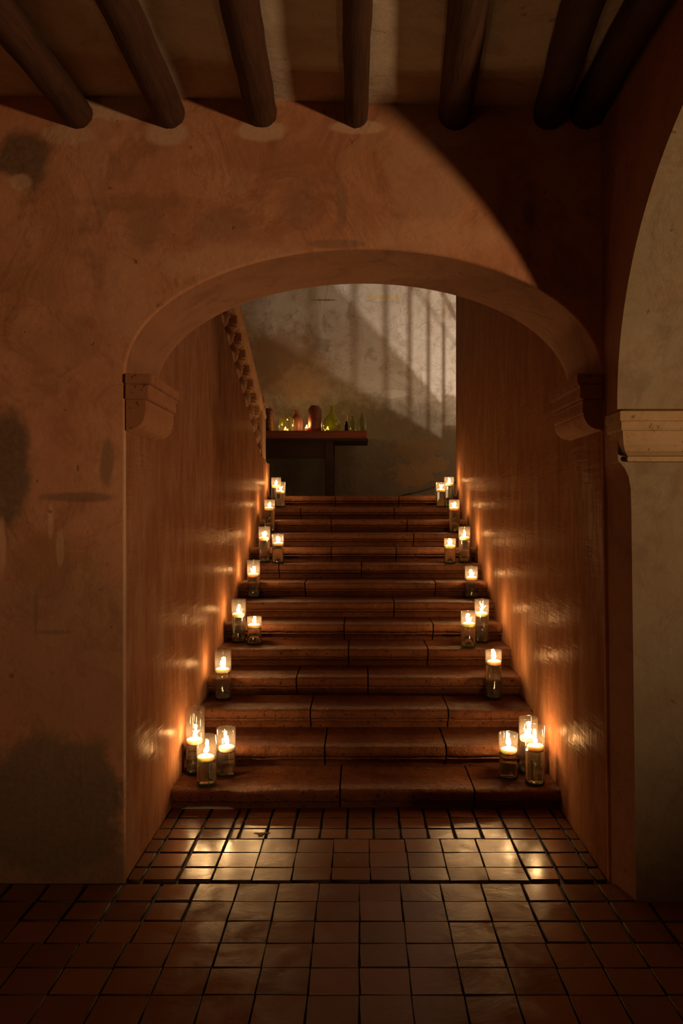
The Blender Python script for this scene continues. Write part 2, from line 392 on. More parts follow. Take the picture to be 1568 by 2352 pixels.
# ------------------------------------------------------------------ dimensions of the place
Z1, T = 3.84, (7.945-3.84)/13                  # first nosing and tread depth (Z units)
H1, RISE = 0.11, (1.847-0.11)/13
def nose(n): return Z1+(n-1)*T
def tread(n): return H1+(n-1)*RISE
LAND = tread(14)
XL, XR = -1.07, 1.13                           # walls of the stair passage
ZREAR, ZEND = 3.59, 8.06                       # rear of the arch, end of the passage walls
def ceil_z(x): return 3.54-0.03*max(-1, min(1, x/1.1))
def xr(z): return 1.136-0.0126*z               # the room's right wall leans in a little

# ------------------------------------------------------------------ setting: wall with the stair arch
def build_wall_back():
    bm = bmesh.new()
    ya, yb = K*ZB, K*ZREAR
    top = 3.75; x0, xs0, xs1, x1 = -3.4, XL, 1.095, 6.0
    zs, rise = 2.305, 0.572
    xc, a = (xs0+xs1)/2, (xs1-xs0)/2
    N = 64
    arch = [(xc-a*math.cos(PI*i/N), zs+rise*math.sin(PI*i/N)) for i in range(N+1)]
    def quad(p, mat=0): bm.faces.new([bm.verts.new(q) for q in p]).material_index = mat
    # rounded arris of the opening: (outset from the opening, depth behind the face)
    rnd = [(0.014, 0.0), (0.0082, 0.0013), (0.0041, 0.0041), (0.0013, 0.0082), (0.0, 0.014)]
    def off(i, d):
        t = PI*i/N; nx, nz = -math.cos(t)*rise, math.sin(t)*a; l = math.hypot(nx, nz)
        return (arch[i][0]+nx/l*d, arch[i][1]+nz/l*d)
    for y, d in ((ya, 0.014), (yb, 0.0)):
        A = [off(i, d) for i in range(N+1)]
        for i in range(N):
            (xa, za), (xb, zb) = A[i], A[i+1]
            quad([(xa, y, za), (xb, y, zb), (xb, y, top), (xa, y, top)])
        quad([(x0, y, zs), (xs0-d, y, zs), (xs0-d, y, top), (x0, y, top)]); quad([(x0, y, -0.05), (XL-d, y, -0.05), (XL-d, y, zs), (x0, y, zs)])
        quad([(xs1+d, y, zs), (x1, y, zs), (x1, y, top), (xs1+d, y, top)])
        quad([(XR+d, y, -0.05), (x1, y, -0.05), (x1, y, zs), (xs1+d, y, zs)])
    for (d0, y0), (d1, y1) in zip(rnd, rnd[1:]):
        for i in range(N):
            p, q, r_, t_ = off(i, d0), off(i+1, d0), off(i+1, d1), off(i, d1)
            quad([(p[0], ya+y0, p[1]), (q[0], ya+y0, q[1]), (r_[0], ya+y1, r_[1]), (t_[0], ya+y1, t_[1])], 0)
        quad([(XL-d0, ya+y0, -0.05), (XL-d0, ya+y0, zs), (XL-d1, ya+y1, zs), (XL-d1, ya+y1, -0.05)], 0)
        quad([(XR+d0, ya+y0, -0.05), (xs1+d0, ya+y0, zs), (xs1+d1, ya+y1, zs), (XR+d1, ya+y1, -0.05)], 0)
    ya_ = ya; ya = ya+0.014
    for i in range(N):
        (xa, za), (xb, zb) = arch[i], arch[i+1]
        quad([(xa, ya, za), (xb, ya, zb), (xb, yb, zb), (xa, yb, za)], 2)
    quad([(XL, ya, -0.05), (XL, ya, zs), (XL, yb, zs), (XL, yb, -0.05)], 1)
    quad([(XR, ya, -0.05), (xs1, ya, zs), (xs1, yb, zs), (XR, yb, -0.05)], 1)
    ya = ya_
    quad([(x0, ya, top), (x1, ya, top), (x1, yb, top), (x0, yb, top)])
    quad([(x0, ya, -0.05), (x0, ya, zs), (x0, yb, zs), (x0, yb, -0.05)]); quad([(x0, ya, zs), (x0, ya, top), (x0, yb, top), (x0, yb, zs)])
    quad([(x1, ya, -0.05), (x1, ya, zs), (x1, yb, zs), (x1, yb, -0.05)]); quad([(x1, ya, zs), (x1, ya, top), (x1, yb, top), (x1, yb, zs)])
    bmesh.ops.remove_doubles(bm, verts=bm.verts, dist=1e-4)
    o = obj('wall_back', bm, [M_BACK, M_BURN, M_SIDE]); structure(o)
    o.data.polygons.foreach_set('use_smooth', [True]*len(o.data.polygons)); o.data.set_sharp_from_angle(angle=math.radians(30))
build_wall_back()

def build_passage_walls():
    bm = bmesh.new()                            # left: its top falls with the second flight
    zw = lambda Z: 2.165+0.44*(7.56-Z)
    out = [(K*ZREAR, -0.05), (K*ZEND, -0.05), (K*ZEND, 2.225), (K*7.80, 2.225), (K*7.74, 2.25), (K*7.66, 2.25), (K*7.55, 2.255), (K*7.44, 2.275), (K*7.38, 2.26)]
    out += [(K*Z, zw(Z)) for Z in (7.2, 6.4, 5.6, 4.8, 4.2, 3.6)]
    prism(bm, out, 0, XL-0.38, XL)
    structure(obj('wall_passage_left', bm, M_BURN))
    bm = bmesh.new()
    box(bm, XR, XR+0.42, K*ZREAR, K*ZEND, -0.05, 6.4)
    structure(obj('wall_passage_right', bm, M_BURN))
build_passage_walls()

def build_landing_hall():
    bm = bmesh.new(); box(bm, -4.2, 4.6, K*ZW, K*ZW+0.3, 0, 6.5); structure(obj('wall_landing', bm, M_LAND))
    bm = bmesh.new(); box(bm, -4.5, -4.2, K*ZREAR, K*ZW+0.3, 0, 6.5); structure(obj('wall_hall_left', bm, M_HALL))
    bm = bmesh.new(); box(bm, 4.6, 4.9, K*ZREAR, K*ZW+0.3, 0, 6.5); structure(obj('wall_hall_right', bm, M_HALL))
    bm = bmesh.new(); box(bm, -4.5, 4.9, K*ZREAR, K*ZW+0.3, 6.5, 6.7); structure(obj('ceiling_hall', bm, M_HALL))
    bm = bmesh.new(); box(bm, -4.5, 4.9, K*ZREAR-0.02, K*ZREAR+0.18, 3.75, 6.5); structure(obj('wall_hall_front', bm, M_HALL))
    bm = bmesh.new(); box(bm, -4.2, 4.6, K*8.03, K*ZW, LAND-0.2, LAND-0.002); structure(obj('floor_landing', bm, M_SCREED))
build_landing_hall()

# right wall of the room, with the side arch
def build_wall_right():
    bm = bmesh.new(); th = 0.30
    za0, a, b, zs = 1.847, 1.1, 1.05, 2.12
    def quad(p, mat=0): bm.faces.new([bm.verts.new(q) for q in p]).material_index = mat
    N = 48; top = 3.75
    arch = [(za0+a*math.cos(PI*i/N), zs+b*math.sin(PI*i/N)) for i in range(N+1)]
    def P(Z, z, outer): return ((xr(z)+(th if outer else 0)), K*Z, z)
    zend = ZB
    for o_ in (0, 1):
        for i in range(N):
            (Za, z_a), (Zb, z_b) = arch[i], arch[i+1]
            quad([P(Za, z_a, o_), P(Zb, z_b, o_), P(Zb, top, o_), P(Za, top, o_)])
        quad([P(2.947, zs, o_), P(zend, zs, o_), P(zend, top, o_), P(2.947, top, o_)])
        quad([P(0.747, zs, o_), P(-2.0, zs, o_), P(-2.0, top, o_), P(0.747, top, o_)])
        quad([P(0.747, -0.05, o_), P(-2.0, -0.05, o_), P(-2.0, zs, o_), P(0.747, zs, o_)])
    for i in range(N):
        (Za, z_a), (Zb, z_b) = arch[i], arch[i+1]
        quad([P(Za, z_a, 0), P(Zb, z_b, 0), P(Zb, z_b, 1), P(Za, z_a, 1)], 1)
    quad([P(0.747, -0.05, 0), P(0.747, zs, 0), P(0.747, zs, 1), P(0.747, -0.05, 1)], 1)
    # the far pier: its corner is cut back below the impost with a curved stop
    secs = []
    for z, cut in ((-0.05, 1), (1.70, 1), (1.78, 0.96), (1.83, 0.82), (1.865, 0.55), (1.89, 0.2), (1.90, 0), (zs, 0)):
        secs.append([Vector((xr(z)+0.006*cut, K*zend, z)), Vector((xr(z)+0.055*cut, K*2.947, z)), Vector((xr(z)+th, K*2.947, z)), Vector((xr(z)+th, K*zend, z))])
    for s, t in zip(secs, secs[1:]):
        for k in range(4): quad([s[k], s[(k+1) % 4], t[(k+1) % 4], t[k]], 1 if k in (1, 2) else 0)
    bmesh.ops.remove_doubles(bm, verts=bm.verts, dist=1e-4)
    structure(obj('wall_right', bm, [M_SIDE, M_PALE]))
build_wall_right()

def build_room_shell():
    # the arcade beyond the side arch
    bm = bmesh.new(); box(bm, 6.0, 6.2, -2.8, K*ZREAR, -0.05, 3.75); structure(obj('wall_arcade', bm, M_HALL))
    bm = bmesh.new(); box(bm, 1.50, 6.2, -2.8, K*ZB, 3.75, 3.95); structure(obj('ceiling_arcade', bm, M_HALL))
    bm = bmesh.new(); box(bm, -3.6, -3.4, -2.6, K*ZB, -0.05, 3.75); structure(obj('wall_left', bm, M_BACK))
    bm = bmesh.new(); box(bm, -3.6, 6.0, -2.8, -2.6, -0.05, 3.75); structure(obj('wall_front', bm, M_HALL))
    bm = bmesh.new(); n = 12
    xs = [-3.4+i*(4.6/n) for i in range(n+1)]
    for xa, xb in zip(xs, xs[1:]):
        v = [bm.verts.new(p) for p in ((xa, -2.6, ceil_z(xa)), (xb, -2.6, ceil_z(xb)), (xb, K*ZB+0.02, ceil_z(xb)), (xa, K*ZB+0.02, ceil_z(xa)))]
        u = [bm.verts.new(p.co+Vector((0, 0, 0.3))) for p in v]
        bm.faces.new(v); bm.faces.new(u)
    bmesh.ops.remove_doubles(bm, verts=bm.verts, dist=1e-4)
    structure(obj('ceiling', bm, M_CEIL))
build_room_shell()

# ------------------------------------------------------------------ floor: clay tiles laid with open joints
def build_floor():
    bm = bmesh.new(); lay = bm.loops.layers.float_color.new('tint')
    r = random.Random(3)
    def tile(x0, x1, Za, Zb, gap=0.007, top=0.0, wob=0.004):
        if x1-x0 < 0.02 or Zb-Za < 0.015: return
        y0, y1 = K*Za+gap/2, K*Zb-gap/2; x0 += gap/2; x1 -= gap/2
        b = min(0.0045 if gap > 0.008 else 0.0022, (x1-x0)/4); tl = [r.uniform(-1, 1)*0.0016 for _ in range(2)]; dz = r.uniform(-0.0012, 0.0012)
        j = lambda: r.uniform(-wob, wob)*0.6
        lo = [(x0+j(), y0+j()), (x1+j(), y0+j()), (x1+j(), y1+j()), (x0+j(), y1+j())]
        cx, cy = (x0+x1)/2, (y0+y1)/2
        def zt(x, y): return top+dz+tl[0]*(x-cx)/(x1-x0)*1.0+tl[1]*(y-cy)/(y1-y0)
        ring = []
        for x, y in lo:
            ix, iy = x+(b if x < cx else -b), y+(b if y < cy else -b)
            mx, my = x+(b*0.3 if x < cx else -b*0.3), y+(b*0.3 if y < cy else -b*0.3)
            ring.append((bm.verts.new((x, y, -0.02)), bm.verts.new((x, y, zt(x, y)-0.003)), bm.verts.new((mx, my, zt(x, y)-0.0010)), bm.verts.new((ix, iy, zt(x, y)))))
        t = r.random(); fs = []
        for k in range(4):
            A, B = ring[k], ring[(k+1) % 4]
            for q in range(3):
                fs.append(bm.faces.new((A[q], B[q], B[q+1], A[q+1]))); fs[-1].material_index = 1
        fs.append(bm.faces.new([q[3] for q in ring]))
        for f in fs:
            f.smooth = f is not fs[-1]
            for l in f.loops: l[lay] = (t, t, t, 1)
    tw, td = 0.159, 0.130
    # passage: a border of small tiles, a plain field in the middle
    ZF = ZB-0.003
    cols = []; x = XL
    for wdt in (0.075, 0.159, 0.159): cols.append((x, x+wdt)); x += wdt
    xl_in = x
    right = []; x = XR-0.0
    for wdt in (0.06, 0.15, 0.150): right.append((x-wdt, x)); x -= wdt
    xr_in = x
    rows = [ZF+0.005, 3.224, 3.363, 3.50, 3.615, 3.743, 3.90]
    for za, zb in zip(rows, rows[1:]):
        for a, b in cols+right: tile(a, b, za, zb, 0.013)
    nb = 10
    ex = [xl_in, xl_in+0.05]+[xl_in+0.05+(xr_in-xl_in-0.05)*i/nb for i in range(1, nb+1)]
    for za, zb in zip(rows[3:], rows[4:]):
        off = 0.0
        for a, b in zip(ex, ex[1:]): tile(a, b, za, zb, 0.011)
    nf = 8
    for za, zb in zip(rows[:3], rows[1:4]):
        for i in range(nf):
            a = xl_in+(xr_in-xl_in)*i/nf; tile(a, a+(xr_in-xl_in)/nf, za, zb, 0.004)
    # the room: a strip of smooth tiles on the axis, borders of small tiles along the wall, large tiles nearer
    Zr = [ZB-0.022]
    while Zr[-1] > 0.4: Zr.append(Zr[-1]-0.142)
    fx0 = WX(446, 3.0); fx1 = WX(1205, 3.0); nx = 8
    for q, (zb, za) in enumerate(zip(Zr, Zr[1:])):
        sh = 0.0
        for i in range(nx):
            a = fx0+(fx1-fx0)*i/nx; tile(a, a+(fx1-fx0)/nx, za, zb, 0.004)
        small = q < 3 and True
        wv = 0.168 if q < 2 or (q < 3) else 0.181
        gp = 0.016 if q < 2 else 0.005
        xx = fx0
        while xx > -3.4:
            tile(max(-3.4, xx-wv), xx, za, zb, gp); xx -= wv
        xx = fx1
        wv = 0.172; gp = 0.012 if q < 3 else 0.005
        lim = 6.0
        while xx < lim:
            if not (za > 2.75 and xx > 1.95): tile(xx, xx+wv, za, zb, gp)
            xx += wv
    me = bpy.data.meshes.new('floor')
    box(bm, -3.6, 6.0, -2.8, K*3.95, -0.06, -0.013, 1)
    # a chip broken out of one tile
    c = W(600, 1917, 3.55); pts = [(-0.05, 0.022), (-0.02, 0.004), (-0.012, -0.022), (0.006, -0.024), (0.012, 0.0), (0.045, 0.012), (0.044, 0.024), (0.005, 0.020), (-0.02, 0.018)]
    f = bm.faces.new([bm.verts.new((c.x+a, c.y+b, 0.0022)) for a, b in pts]); f.material_index = 1
    bmesh.ops.recalc_face_normals(bm, faces=bm.faces)
    bm.to_mesh(me); bm.free()
    o = link('floor', me, [M_TILE, M_GROUT]); structure(o)
build_floor()

# ------------------------------------------------------------------ the staircase
def build_staircase():
    st = empty('staircase', (0, K*Z1, 0)); tag(st, 'broad flight of worn red-brown stone steps rising between burnished walls', 'staircase')
    inv = -Vector((0, K*Z1, 0))
    joints = {1: [780, 1090], 2: [745, 1025], 3: [712, 1030], 4: [680, 845], 5: [800, 983], 6: [790, 995], 7: [905], 8: [700, 1000], 9: [640, 830], 10: [760, 910], 11: [950], 12: [760, 935], 13: [690, 905], 14: [770, 916]}
    for n in range(1, 15):
        F, h = K*nose(n), tread(n)
        back = F+K*T+0.12
        if n == 1:
            prof = [(back, h), (F+0.035, h), (F+0.014, h-0.006), (F+0.003, h-0.018), (F, h-0.034), (F+0.002, h-0.06), (F+0.012, h-0.07), (F+0.022, h-0.072), (F+0.024, h-0.085), (F+0.034, h-0.088), (F+0.036, -0.012), (back, -0.012)]
        else:
            prof = [(back, h), (F+0.035, h), (F+0.014, h-0.005), (F+0.003, h-0.015), (F, h-0.030), (F+0.001, h-0.046), (F+0.008, h-0.058), (F+0.026, h-0.061), (F+0.034, h-0.066), (F+0.028, h-0.069), (F+0.026, h-0.080), (F+0.036, h-0.084), (F+0.066, h-0.092), (F+0.078, h-0.112), (F+0.080, h-RISE-0.02), (back, h-RISE-0.02)]
        bm = bmesh.new()
        xs = [XL-0.004]+[WX(j, nose(n)) for j in joints[n]]+[XR+0.004]
        for a, b in zip(xs, xs[1:]):
            nn = max(2, int((b-a)/0.05)); r = random.Random(n*17+int(a*100)); dz = r.uniform(-0.003, 0.003); dy = r.uniform(-0.004, 0.004)
            wob = [r.uniform(-1, 1) for _ in range(nn+1)]
            def jit(i, k, r=r, wob=wob, nn=nn, dz=dz, dy=dy):
                if k == 0 or k >= 11: return (0, 0)
                e = 0.006 if i in (0, nn) and k <= 6 else 0
                return (dy+wob[i]*0.0025+r.uniform(-1, 1)*0.0018+e, dz+(wob[i]*0.0015+r.uniform(-1, 1)*0.0014 if k > 1 else 0))
            prism_x(bm, prof, a+0.0045, b-0.0045, nn, jit)
        bmesh.ops.translate(bm, vec=inv, verts=bm.verts)
        o = obj('step', bm, M_STEP, st, smooth=False)
        o.data.polygons.foreach_set('use_smooth', [True]*len(o.data.polygons)); o.data.set_sharp_from_angle(angle=math.radians(38))
    bm = bmesh.new()                                        # core under the flight so that no light leaks through
    prism(bm, [(K*(Z1+0.5), 0.0), (K*8.05, 0.0), (K*8.05, LAND-0.19), (K*(nose(14)+0.10), LAND-0.19), (K*(Z1+0.5), 0.05)], 0, XL+0.03, XR-0.03)
    bmesh.ops.translate(bm, vec=inv, verts=bm.verts); obj('core', bm, M_SCREED, st)
    bm = bmesh.new()                                        # thin pale strip at the foot of the first step
    c = W(470, 1866, 3.80)
    up = [(-0.145, 0.0), (-0.12, 0.008), (-0.05, 0.010), (0.0, 0.012), (0.06, 0.009), (0.11, 0.008), (0.15, 0.0)]
    prism(bm, [(c.x+a, 0.0005+b) for a, b in up], 1, K*Z1+0.012, K*Z1+0.034)
    bmesh.ops.translate(bm, vec=inv, verts=bm.verts); o = obj('pale_strip', bm, M_SLIVER, st); o['label'] = 'pale sliver under the lowest step'
def build_upper_flight():
    bm = bmesh.new()                                        # second flight, turning back beyond the left wall
    for i in range(9):
        ya = K*7.75-i*0.383; z = LAND+(i+1)*RISE
        box(bm, -3.0, XL-0.385, ya-0.383, ya, z-RISE-0.1, z)
    structure(obj('floor_upper_flight', bm, M_SCREED))
build_upper_flight()
build_staircase()

# ------------------------------------------------------------------ ceiling beams
def build_beams():
    spec = [(-1.292, -1.305, 0.072, 'rough dark log beam at far left of the ceiling, cut by the picture edge'),
            (-0.868, -0.866, 0.070, 'second dark log ceiling beam from the left wall side'),
            (-0.440, -0.425, 0.069, 'third dark log ceiling beam from the left, above the left of the arch'),
            (-0.020, 0.000, 0.055, 'slimmest log ceiling beam, straight above the crown of the arch'),
            (0.425, 0.376, 0.074, 'thick reddish log ceiling beam just right of the arch crown'),
            (0.862, 0.772, 0.072, 'second log ceiling beam from the right wall, in deep shade'),
            (1.03, 1.02, 0.080, 'last log ceiling beam, set against the right wall')]
    for i, (xa, xb, rad, lab) in enumerate(spec):
        r = random.Random(40+i); o = empty('ceiling_beam', (xa, K*ZB, 3.42)); tag(o, lab, 'beam', 'log beams across the ceiling')
        bm = bmesh.new(); ya, yb = K*ZB+0.06, -2.5; n = 46; pts = []; rr = []
        slope = (xb-xa)/(K*(2.318-ZB))
        zc = WZ(297, ZB)+rad
        for k in range(n+1):
            y = ya+(yb-ya)*k/n
            pts.append((xa+slope*(y-K*ZB)+0.007*math.sin(y*2.1+i*1.7)+r.uniform(-1, 1)*0.0015, y, zc+0.006*math.sin(y*1.6+i)))
            rr.append(rad*(1+0.05*math.sin(y*1.3+i*2.2)+r.uniform(-1, 1)*0.018))
        rings = tube(bm, pts, rr, 22)
        for ring in rings:
            for k, v in enumerate(ring): v.co += Vector((r.uniform(-1, 1), 0, r.uniform(-1, 1)))*0.0022
        bmesh.ops.translate(bm, vec=-o.location, verts=bm.verts)
        obj('log', bm, M_BEAM, o, smooth=True)
build_beams()

# ------------------------------------------------------------------ corbels and impost
def build_corbels():
    # (reach from the wall, height) outline of one corbel block
    zt = 2.307
    def outl(sgn, wallx):
        fas = [(0, zt), (0.120, zt), (0.120, zt-0.046), (0, zt-0.046)]
        fil = [(0, zt-0.0462), (0.112, zt-0.0462), (0.112, zt-0.052), (0.104, zt-0.060), (0.106, zt-0.113), (0.092, zt-0.116), (0, zt-0.116)]
        br = [(0, zt-0.1164), (0.092, zt-0.1164), (0.092, zt-0.125)]
        for k in range(1, 11):
            t = k/10*PI/2; br.append((0.030+0.064*math.cos(t), zt-0.15-0.10*math.sin(t)))
        br += [(0, zt-0.26)]
        return [[(wallx+sgn*a, b) for a, b in q] for q in (fas, fil, br)]
    for sgn, wx, lab in ((1, XL, 'carved stone corbel carrying the left foot of the arch'), (-1, 1.105, 'carved stone corbel carrying the right foot of the arch, in redder shade')):
        root = empty('stone_corbel', (wx, K*ZB, zt-0.26)); tag(root, lab, 'corbel', 'corbels under the stair arch')
        for nm, q, inset in zip(('fascia', 'fillet', 'bracket'), outl(sgn, wx), (0, 0.004, 0.012)):
            bm = bmesh.new(); prism(bm, q, 1, K*ZB-0.012+inset, K*ZREAR-inset)
            bmesh.ops.bevel(bm, geom=[e for e in bm.edges if e.calc_length() > 0.015], offset=0.004, segments=2, affect='EDGES')
            bmesh.ops.translate(bm, vec=-root.location, verts=bm.verts); obj(nm, bm, M_CORB, root)
build_corbels()

def build_impost():
    root = empty('stone_impost', (1.3, K*2.9, 1.89)); tag(root, 'moulded stone impost projecting from the pale pier at right', 'moulding')
    # outward reach and height, swept round the free corner of the pier
    parts = {'fascia': [(0, 2.125), (0.035, 2.118), (0.085, 2.108), (0.105, 2.102), (0.105, 2.062), (0, 2.062)],
             'fillet': [(0, 2.0615), (0.094, 2.0615), (0.092, 2.032), (0.086, 2.022), (0, 2.022)],
             'cavetto': [(0, 2.0215), (0.078, 2.0215), (0.076, 1.99), (0.070, 1.965), (0.055, 1.938), (0.030, 1.920), (0, 1.918)],
             'base_roll': [(0, 1.9175), (0.026, 1.9175), (0.030, 1.907), (0.026, 1.896), (0, 1.892)]}
    x_in, yf, x_out = xr(2.0)+0.055, K*2.95, xr(2)+0.30
    for nm, prof in parts.items():
        bm = bmesh.new(); cols = []
        for stn in range(4):
            c = []
            for a, z in prof:
                s = a*0.72
                p = [(x_in-s, K*3.045, z), (x_in-s, yf-a, z), (x_out, yf-a, z), (x_out, yf, z)][stn]
                c.append(bm.verts.new(p))
            cols.append(c)
        m = len(prof)
        for A, B in zip(cols[:2], cols[1:3]):
            for k in range(m-1): bm.faces.new((A[k], A[k+1], B[k+1], B[k]))
        bm.faces.new(cols[0]); bm.faces.new(cols[2][::-1])
        bm.faces.new((cols[0][0], cols[1][0], cols[2][0])) ; bm.faces.new((cols[0][-1], cols[1][-1], cols[2][-1]))
        for v in cols[3]: bm.verts.remove(v)
        bmesh.ops.translate(bm, vec=-root.location, verts=bm.verts); obj(nm, bm, M_IMP, root)
build_impost()

# ------------------------------------------------------------------ balustrade of the second flight
def build_balustrade():
    root = empty('stone_balustrade', (-1.18, K*7.7, 2.24)); tag(root, 'sloping stone balustrade with bulbous balusters above the left stair wall', 'balustrade')
    zw = lambda Z: 2.235+0.44*(7.56-Z); L = -root.location
    xc = -1.165; zh = lambda Z: zw(Z)+0.50          # underside of the handrail
    bm = bmesh.new(); cols = []
    prof = [(-0.07, 0.0), (0.05, 0.0), (0.075, 0.03), (0.088, 0.04), (0.09, 0.07), (0.078, 0.085), (0.082, 0.12), (0.06, 0.155), (0.0, 0.165), (-0.06, 0.15), (-0.09, 0.05)]
    for Z in [4.6+i*0.31 for i in range(11)]:
        cols.append([bm.verts.new((xc+a+0.02, K*Z, zh(Z)+b)) for a, b in prof])
    for A, B in zip(cols, cols[1:]):
        for k in range(len(prof)): bm.faces.new((A[k], A[(k+1) % len(prof)], B[(k+1) % len(prof)], B[k]))
    bm.faces.new(cols[0]); bm.faces.new(cols[-1][::-1])
    bmesh.ops.translate(bm, vec=L, verts=bm.verts); obj('handrail', bm, M_BALU, root)
    bm = bmesh.new(); box(bm, -1.275, -1.075, K*7.51, K*7.78, 2.235, 2.845); bevel(bm, 0.012)
    bmesh.ops.translate(bm, vec=L, verts=bm.verts); nw = obj('newel_post', bm, M_BALU, root)
    bm = bmesh.new()
    box(bm, -1.305, -1.048, K*7.47, K*7.82, 2.848, 2.895); box(bm, -1.29, -1.06, K*7.49, K*7.80, 2.896, 2.935)
    bmesh.ops.translate(bm, vec=L, verts=bm.verts); obj('cap', bm, M_BALU, nw)
    bm = bmesh.new(); prism(bm, [(K*4.6, zw(4.6)-0.2), (K*7.5, zw(7.5)-0.2), (K*7.5, zw(7.5)+0.01), (K*4.6, zw(4.6)+0.01)], 0, XL-0.36, -1.115)
    bmesh.ops.translate(bm, vec=L, verts=bm.verts); obj('plinth', bm, M_BALU, root)
    Z = 4.75
    while Z < 7.45:
        bm = bmesh.new(); b, t = zw(Z)+0.0, zh(Z)+0.04; H = t-b
        s = 0.074
        box(bm, xc-s, xc+s, K*Z-s, K*Z+s, b, b+0.12*H); box(bm, xc-s, xc+s, K*Z-s, K*Z+s, b+0.84*H, t)
        prof = [(0.060, 0.12), (0.066, 0.15), (0.045, 0.18), (0.036, 0.21), (0.062, 0.27), (0.080, 0.36), (0.076, 0.43), (0.052, 0.51), (0.034, 0.58), (0.030, 0.66), (0.052, 0.69), (0.036, 0.72), (0.050, 0.76), (0.068, 0.80), (0.060, 0.84)]
        lathe(bm, [(r_, q*H) for r_, q in prof], 18, (xc, K*Z, b))
        bmesh.ops.translate(bm, vec=L, verts=bm.verts)
        o = obj('baluster', bm, M_BALU, root); o.data.polygons.foreach_set('use_smooth', [True]*len(o.data.polygons)); o.data.set_sharp_from_angle(angle=math.radians(40))
        Z += 0.225
build_balustrade()

# ------------------------------------------------------------------ iron railing round the corner, whose shadow falls on the landing wall
def build_railing():
    root = empty('iron_railing', (2.2, K*8.3, LAND)); tag(root, 'iron railing on a low stair parapet that throws the barred shadow on the landing wall', 'railing')
    L = -root.location; s = 0.43; zl = lambda Z: 2.842-s*(Z-8.64)
    bm = bmesh.new(); prism(bm, [(K*7.95, LAND), (K*9.10, LAND), (K*9.10, zl(9.10)), (K*7.95, zl(7.95))], 0, 2.17, 2.23)
    bmesh.ops.translate(bm, vec=L, verts=bm.verts); obj('parapet', bm, M_HALL, root)
    bm = bmesh.new(); box(bm, 2.15, 2.25, K*9.10, K*9.32, LAND, 2.80)
    bmesh.ops.translate(bm, vec=L, verts=bm.verts); obj('newel', bm, M_HALL, root)
    bm = bmesh.new(); tube(bm, [(2.2, K*Z, zl(Z)+0.95) for Z in (7.95, 8.4, 8.8, 9.2)], 0.022, 10)
    bmesh.ops.translate(bm, vec=L, verts=bm.verts); obj('handrail', bm, M_IRON, root)
    for k in range(8):
        M = None
        inv = 0.2421+(k-1)*0.0445
        Z = 7.6+2.62*1.2*inv
        if Z > 9.2: continue
        bm = bmesh.new(); tube(bm, [(2.2, K*Z, zl(Z)-0.02), (2.2, K*Z, zl(Z)+0.95)], 0.011, 8)
        bmesh.ops.translate(bm, vec=L, verts=bm.verts); obj('bar', bm, M_IRON, root)
build_railing()

# ------------------------------------------------------------------ floating candles in glass cylinders
def flame_bm(kind):
    bm = bmesh.new()
    def drop(x, tilt, h, r, y=0.0):
        prof = [(0, 0), (0.55*r, 0.06*h), (0.9*r, 0.18*h), (r, 0.30*h), (0.86*r, 0.48*h), (0.58*r, 0.66*h), (0.30*r, 0.83*h), (0.10*r, 0.95*h), (0, h)]
        v0 = len(bm.verts); lathe(bm, prof, 14); bm.verts.ensure_lookup_table()
        for v in bm.verts[v0:]:
            z = v.co.z; v.co.x += x+tilt*z*z/h; v.co.y += y
    if kind == 0: drop(0, 0.15, 0.048, 0.0125)
    if kind == 1: drop(-0.006, -0.25, 0.040, 0.010); drop(0.008, 0.5, 0.032, 0.008, 0.003)
    if kind == 2: drop(0, 0.9, 0.042, 0.011)
    if kind == 3: drop(-0.008, -0.5, 0.034, 0.008); drop(0.002, 0.0, 0.026, 0.011, 0.004); drop(0.009, 0.4, 0.033, 0.008, -0.003)
    if kind == 4: drop(0, -0.2, 0.034, 0.0125)
    me = bpy.data.meshes.new('flame'); bmesh.ops.recalc_face_normals(bm, faces=bm.faces); bm.to_mesh(me); bm.free()
    for p in me.polygons: p.use_smooth = True
    me.materials.append(M_FLAME); return me
FLAMES = [flame_bm(k) for k in range(5)]
def mesh_of(bm, mat, smooth=True, ang=40, name='m'):
    bmesh.ops.recalc_face_normals(bm, faces=bm.faces); me = bpy.data.meshes.new(name); bm.to_mesh(me); bm.free(); me.materials.append(mat)
    for p in me.polygons: p.use_smooth = smooth
    if smooth: me.set_sharp_from_angle(angle=math.radians(ang))
    return me
def wax_mesh():
    bm = bmesh.new()
    lathe(bm, [(0, 0), (0.034, 0), (0.042, 0.003), (0.0475, 0.010), (0.0485, 0.020), (0.0475, 0.026), (0.044, 0.0285), (0.034, 0.033), (0.022, 0.0365), (0.013, 0.037), (0.008, 0.0355), (0, 0.035)], 40)
    return mesh_of(bm, M_WAX, True, 80, 'floating_candle')
WAX = wax_mesh()
def wick_mesh():
    bm = bmesh.new(); tube(bm, [(0, 0, 0.0345), (0.0005, 0, 0.041), (0.002, 0, 0.046)], 0.0012, 6); return mesh_of(bm, M_WICK, True, 40, 'wick')
WICK = wick_mesh()
RV = 0.0565
